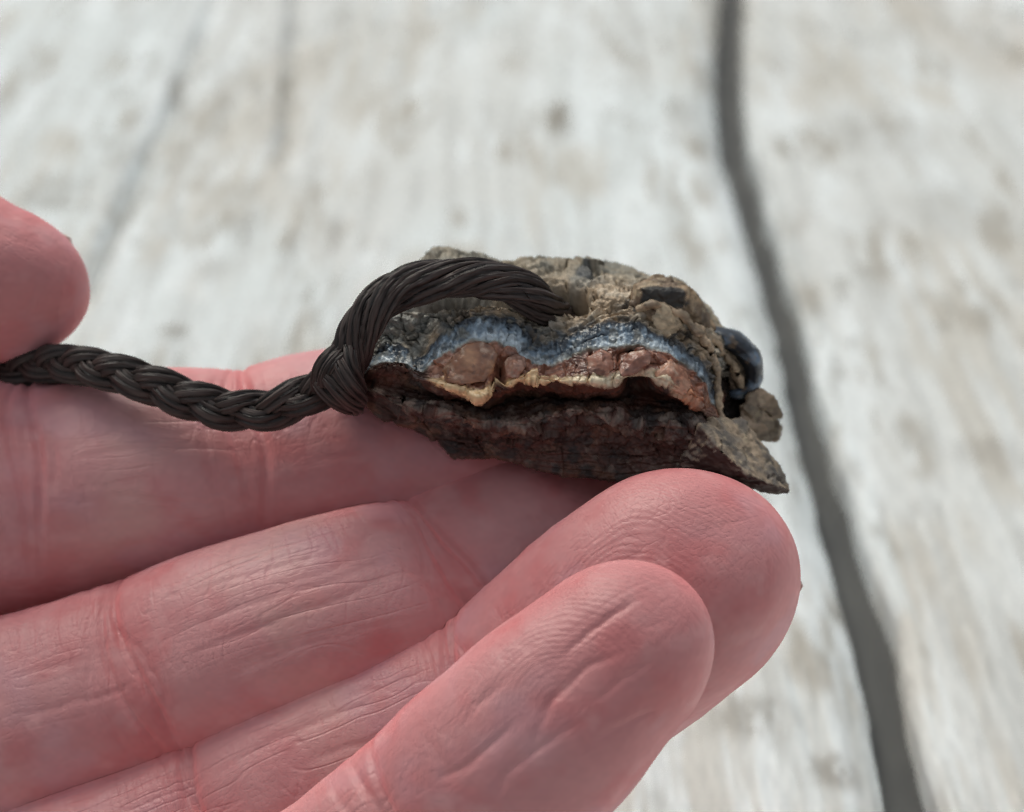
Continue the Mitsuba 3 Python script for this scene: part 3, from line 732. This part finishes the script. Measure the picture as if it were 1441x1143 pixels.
chunk('stone_pendant__block', [(893, 400, -.6), (938, 391, -1.2), (970, 403, -.6), (974, 436, -.2), (952, 450, .2), (904, 446, .1), (886, 430, -.2), (905, 408, .5), (962, 412, .5), (915, 394, -3.4), (1004, 462, -3.6), (986, 424, -4), (900, 408, -8), (980, 430, -9), (1000, 470, -9)],
      'rock_matte', block_colour, 81, .6)
chunk('stone_pendant__pale_crust', [(918, 446, .5), (930, 428, .6), (944, 436, .5), (956, 448, .2), (962, 460, .1), (940, 470, .6), (922, 462, .7), (935, 450, .8), (940, 450, -2)],
      'rock_matte', tan_grey(85, a=(.52, .40, .27), b=(.36, .27, .18), amount=.35), 85, .7)


def arc_layer():
    """The rolled dark blue edge at the right end: a bent tongue."""
    ctrl = np.array([(996, 470, -4.4, .6), (1016, 475, -4.6, .78), (1038, 484, -5.0, .85), (1054, 500, -5.5, .85), (1062, 520, -6.0, .80), (1060, 540, -6.2, .70), (1046, 551, -6.0, .55), (1030, 553, -5.8, .4)])
    P = np.column_stack([at(ctrl[:, 0], ctrl[:, 1], SD - ctrl[:, 2]), ctrl[:, 3]])
    s, Q, _ = resample(P, .09)
    C, R = Q[:, :3], Q[:, 3]
    T = np.gradient(C, axis=0); T /= np.linalg.norm(T, axis=1, keepdims=True)
    n1 = -FWD - T * (T @ -FWD)[:, None]; n1 /= np.linalg.norm(n1, axis=1, keepdims=True)
    n2 = np.cross(T, n1)
    th = np.arange(110) / 110 * 2 * math.pi
    S, TH = np.meshgrid(s, th, indexing='ij')
    cap = np.sqrt(np.clip(1 - (2 * s / s[-1] - 1) ** 8, .0004, 1))[:, None]
    rr = R[:, None] * cap
    V = C[:, None] + n1[:, None] * (rr * 2.6 * np.cos(TH) - 1.1)[..., None] + n2[:, None] * (rr * np.sin(TH))[..., None]
    v = V.reshape(-1, 3)
    f = grid_faces(*S.shape, True)
    v = np.vstack([v, V[0].mean(0), V[-1].mean(0)])
    nv = 110; j = np.arange(nv); j2 = (j + 1) % nv
    f = np.vstack([f, np.stack([np.full(nv, len(v) - 2), j, j2], -1), np.stack([np.full(nv, len(v) - 1), (len(s) - 1) * nv + j2, (len(s) - 1) * nv + j], -1)])
    if trimesh.Trimesh(v, f, process=False).volume < 0:
        f = f[:, ::-1]
    n = vnormals(v, f)
    v = v + n * (.4 * N(v, 1.4, 91, 4) + .10 * N(v, .4, 92, 3))[:, None]
    n = vnormals(v, f)
    c = lerp(np.broadcast_to((.022, .028, .040), v.shape), (.15, .20, .27), sstep(.48, .68, meshkit.fbm(v / 1.2, 3, 93)))
    c = lerp(c, (.24, .17, .11), sstep(.58, .70, meshkit.fbm(v / .9, 4, 94)) * .5)
    put('stone_pendant__blue_edge', v, f, 'rock_gloss', color=np.clip(c, .008, .8), normals=n)


arc_layer()
chunk('stone_pendant__hollow_lining', [(1012, 488, -6), (1036, 492, -6.2), (1054, 508, -6.6), (1058, 530, -7), (1050, 548, -7), (1030, 548, -6.8), (1022, 520, -6.2), (1030, 500, -10), (1050, 540, -10)],
      'rock_matte', tan_grey(95, a=(.32, .23, .16), b=(.13, .085, .06), amount=.5), 95, .6)


def vein(key, pts, radius, seed):
    """A raised crooked seam of pale tan crust."""
    p = np.array(pts, float)
    _, C, _ = resample(at(p[:, 0], p[:, 1], SD - p[:, 2]), .07)
    C = C + .9 * np.stack([N(C, 1.1, seed + k, 4) for k in range(3)], -1)
    T = np.gradient(C, axis=0); T /= np.linalg.norm(T, axis=1, keepdims=True)
    n1 = np.cross(T, FWD); n1 /= np.linalg.norm(n1, axis=1, keepdims=True); n2 = np.cross(T, n1)
    th = np.arange(24) / 24 * 2 * math.pi
    rr = radius * (.55 + 1.0 * meshkit.fbm(C / 1.0, 3, seed + 5))[:, None]
    v = (C[:, None] + n1[:, None] * (rr * np.cos(th))[..., None] + n2[:, None] * (rr * 1.5 * np.sin(th))[..., None]).reshape(-1, 3)
    f = grid_faces(len(C), 24, True)
    n = vnormals(v, f)
    if (n * (v - np.repeat(C, 24, axis=0))).sum() < 0:
        f = f[:, ::-1]; n = -n
    v = v + n * (.40 * N(v, .45, seed + 7, 3))[:, None]
    put(key, v, f, 'rock_matte', color=np.clip(tan_grey(seed + 9, a=(.42, .30, .20), b=(.26, .19, .13), amount=.25)(v, n), .01, .8))


vein('stone_pendant__tan_seam', [(884, 446, .1), (900, 436, .2), (926, 430, .3), (948, 440, .2), (966, 452, 0), (984, 470, -.6), (998, 492, -1.3), (1006, 520, -1.8), (1010, 550, -1.9), (1012, 594, -1.4)], .27, 301)
vein('stone_pendant__tan_seam_001', [(978, 456, -.6), (1004, 482, -3), (1022, 500, -4.6), (1036, 524, -5.6), (1042, 548, -6)], .25, 321)
labels['stone_pendant'] = {'label': 'rough brown stone pendant with a wavy blue layer and rusty ledge, resting on the fingertips', 'category': 'pendant'}
labels['stone_pendant__blue_layer'] = {'label': 'wavy glassy blue band across the stone'}
labels['stone_pendant__wedge'] = {'label': 'grey tan pointed lower right end of the stone'}
labels['stone_pendant__block'] = {'label': 'brown block with a black hollow near the top right of the stone'}


# ------------------------------------------------------------------ the braided cord
def tube_mesh(C, ref, radius, seed, lobes=8, twist=.9, nth=72, amp=.15):
    """A strand made of waxed threads: a tube whose surface carries twisting thread ridges."""
    s = np.r_[0, np.cumsum(np.linalg.norm(np.diff(C, axis=0), axis=1))]
    T = np.gradient(C, axis=0); T /= np.linalg.norm(T, axis=1, keepdims=True)
    n1 = ref - T * (T * ref).sum(1)[:, None]; n1 /= np.linalg.norm(n1, axis=1, keepdims=True)
    n2 = np.cross(T, n1)
    th = np.arange(nth) / nth * 2 * math.pi
    S, TH = np.meshgrid(s, th, indexing='ij')
    wn = np.column_stack([S.ravel() * .6, np.cos(TH).ravel() * 1.5 + seed * 7, np.sin(TH).ravel() * 1.5])
    ph = TH * lobes / 2 + twist * S + 1.4 * (meshkit.fbm(wn, 3, seed) - .5).reshape(S.shape) * 2
    lob = np.abs(np.sin(ph)) ** .7
    ph2 = TH * 11 + twist * 2.0 * S + 3 * (meshkit.fbm(wn * 1.5, 2, seed + 5) - .5).reshape(S.shape)
    rr = (np.broadcast_to(radius, s.shape)[:, None]) * (1 + amp * 1.6 * (lob - .7) + .035 * np.sin(ph2) + .14 * (meshkit.fbm(wn * .9, 3, seed + 9) - .5).reshape(S.shape))
    V = C[:, None] + n1[:, None] * (rr * np.cos(TH))[..., None] + n2[:, None] * (rr * np.sin(TH))[..., None]
    v = V.reshape(-1, 3)
    f = grid_faces(*S.shape, True)
    v = np.vstack([v, C[0], C[-1]])
    j = np.arange(nth); j2 = (j + 1) % nth
    f = np.vstack([f, np.stack([np.full(nth, len(v) - 2), j, j2], -1), np.stack([np.full(nth, len(v) - 1), (len(s) - 1) * nth + j2, (len(s) - 1) * nth + j], -1)])
    if trimesh.Trimesh(v, f, process=False).volume < 0:
        f = f[:, ::-1]
    g = meshkit.fbm(np.column_stack([S.ravel() * .35, ph.ravel() * 1.4, ph2.ravel() * .3]), 3, seed + 3)
    c = lerp(np.broadcast_to((.0055, .0034, .0030), (len(g), 3)), (.062, .042, .037), sstep(.35, .85, g * .6 + .4 * lob.ravel()))
    c = np.vstack([c, c[:2]])
    uv = np.column_stack([S.ravel(), (TH * np.mean(radius) + .12 * S).ravel()])
    return v, f, c, np.vstack([uv, uv[:2]])


strand_no, STRANDS = [0], []


def add_strand(C, ref, radius, **k):
    i = strand_no[0]; strand_no[0] += 1
    v, f, c, uv = tube_mesh(C, ref, radius, 100 + i, **k)
    STRANDS.append((C, np.mean(radius)))
    put('cord__strand' + (f'_{i:03d}' if i else ''), v, f, 'cord_mat', color=c, uv=uv)


def rope(ctrl, width, period, n=6, phase=0.0):
    """The same cord drawn taut: its threads lie nearly side by side and twist slowly."""
    ctrl = np.asarray(ctrl, float)
    s, C, _ = resample(at(ctrl[:, 0], ctrl[:, 1], ctrl[:, 2]), .12)
    T = np.gradient(C, axis=0); T /= np.linalg.norm(T, axis=1, keepdims=True)
    e = np.broadcast_to(-FWD, C.shape)
    n2 = e - T * (T * e).sum(1)[:, None]; n2 /= np.linalg.norm(n2, axis=1, keepdims=True)
    n1 = np.cross(n2, T)
    r = width * .235
    for k in range(n):
        wv = lambda o, sc: meshkit.noise(np.column_stack([s / sc, s * 0 + k * 3.7 + o, s * 0]), 8) - .5
        a = 2 * math.pi * (s / period + k / n) + phase + 1.3 * wv(0, 6.0)
        q = (width / 2 - r) * (1 + .35 * wv(1, 4.0))
        add_strand(C + n1 * (q * np.sin(a))[:, None] + n2 * (.8 * q * np.cos(a))[:, None], e + n1 * .3, r * (1 + .30 * wv(2, 5.0)), lobes=7, twist=.6, amp=.17)


def braid(ctrl, width, period, phase=0.0, squash=None):
    ctrl = np.asarray(ctrl, float)
    P = np.column_stack([at(ctrl[:, 0], ctrl[:, 1], ctrl[:, 2]), ctrl[:, 3] if ctrl.shape[1] > 3 else np.ones(len(ctrl))])
    s, Q, _ = resample(P, .12)
    C, sc = Q[:, :3], Q[:, 3]
    T = np.gradient(C, axis=0); T /= np.linalg.norm(T, axis=1, keepdims=True)
    e = np.broadcast_to(-FWD, C.shape)
    n2 = e - T * (T * e).sum(1)[:, None]; n2 /= np.linalg.norm(n2, axis=1, keepdims=True)
    n1 = np.cross(n2, T)
    r = width * .27
    for k in range(3):
        a = 2 * math.pi * (s / period + k / 3) + phase + 1.3 * (meshkit.noise(np.column_stack([s / 6.0, s * 0, s * 0 + period]), 3) - .5)
        off = n1 * ((width / 2 - r) * np.sin(a) * sc)[:, None] + n2 * (width * .21 * np.sin(2 * a) * sc)[:, None]
        add_strand(C + off, np.broadcast_to(-FWD, C.shape) + n1 * .3, r * sc * (1 + .06 * np.sin(1.7 * a + k)))


# from the thumb to the knot
braid([(-900, 640, 160), (-700, 612, 163), (-480, 585, 165), (-260, 560, 166), (-120, 535, 165), (0, 522, 163), (70, 512, 160), (140, 519, 157), (205, 538, 155.5), (270, 563, 154.5), (335, 578, 154), (395, 572, 153.5), (440, 552, 153), (478, 532, 152.5)], 3.0, 9.5)
# over the stone into its hole
rope([(478, 530, 152.5), (500, 482, 151.0), (522, 440, 150.6), (556, 408, 151), (600, 394, 151.5), (650, 390, 151.6), (700, 396, 151.6), (742, 413, 152.2), (766, 432, 154), (782, 452, 158), (790, 470, 164)], 3.0, 15.0, 5, 1.0)
# behind the stone to the back of the hole
braid([(482, 535, 154), (498, 528, 158), (525, 505, 164), (575, 480, 169.5), (650, 455, 171), (720, 450, 170.5), (770, 460, 169), (792, 470, 164)], 2.9, 12.0, 2.0)
# the knot: turns of the cord about itself
turns = [
    [(456, 552, 152.5), (450, 532, 151.0), (459, 510, 150.3), (477, 495, 150.8), (490, 488, 152.5), (495, 494, 155.0), (480, 512, 156.5)],
    [(460, 550, 151.6), (459, 530, 150.0), (469, 512, 149.6), (484, 500, 150.4), (495, 497, 152.6), (498, 507, 155.4), (486, 528, 156.8)],
    [(472, 504, 151.0), (479, 518, 149.5), (488, 536, 149.3), (499, 552, 150.2), (505, 562, 151.8), (502, 568, 154), (485, 562, 156)],
    [(460, 518, 151.0), (466, 535, 149.7), (478, 550, 149.5), (490, 562, 150.3), (500, 570, 151.8), (498, 574, 154.2), (478, 566, 156)],
    [(452, 532, 151.8), (457, 547, 150.7), (468, 559, 150.7), (482, 568, 151.4), (493, 572, 153.2), (484, 570, 155.5)],
    [(496, 474, 151.4), (492, 494, 150.2), (494, 515, 149.8), (501, 534, 150.6), (505, 550, 152.2), (503, 557, 154)],
]
for i, t in enumerate(turns):
    t = np.array(t, float)
    _, Q, _ = resample(at(t[:, 0], t[:, 1], t[:, 2]), .12)
    centre = at(478, 535, 154)
    add_strand(Q, Q - centre, (.62, .55, .60, .58, .60, .55)[i])
labels['cord'] = {'label': 'dark brown braided waxed cord looped through the stone and pinched under the thumb', 'category': 'cord'}

# loose fibres standing off the cord
fib_v, fib_f = [], []
r9 = np.random.default_rng(21)
for k in range(190):
    C0, r0 = STRANDS[r9.integers(len(STRANDS))]
    i = r9.integers(2, len(C0) - 2)
    t0 = C0[i + 1] - C0[i - 1]; t0 /= np.linalg.norm(t0)
    o = r9.normal(size=3) - FWD * .6 + UP * .4
    o -= t0 * (o @ t0); o /= np.linalg.norm(o)
    ln = r9.uniform(.15, .55) if k > 12 else r9.uniform(.6, 1.3)
    tq = np.linspace(0, 1, 8)[:, None]
    side = np.cross(t0, o)
    C = C0[i] + o * (r0 * .95 + .18 * ln * tq * (1.6 - tq)) + t0 * ln * tq * r9.choice([-1, 1]) + side * .25 * ln * np.sin(tq * 3 + k)
    T = np.gradient(C, axis=0); T /= np.linalg.norm(T, axis=1, keepdims=True)
    n1 = np.cross(T, FWD); n1 /= np.linalg.norm(n1, axis=1, keepdims=True); n2 = np.cross(T, n1)
    th = np.arange(4) / 4 * 2 * math.pi
    V = C[:, None] + .020 * (n1[:, None] * np.cos(th)[None, :, None] + n2[:, None] * np.sin(th)[None, :, None])
    fib_f.append(grid_faces(8, 4, True) + sum(len(x) for x in fib_v))
    fib_v.append(V.reshape(-1, 3))
fv, ff = np.vstack(fib_v), np.vstack(fib_f)
put('cord__fibre', fv, ff, 'fuzz_mat', color=np.broadcast_to((.16, .13, .12), fv.shape))
labels['cord__fibre'] = {'kind': 'stuff', 'label': 'loose fine fibres standing off the cord'}
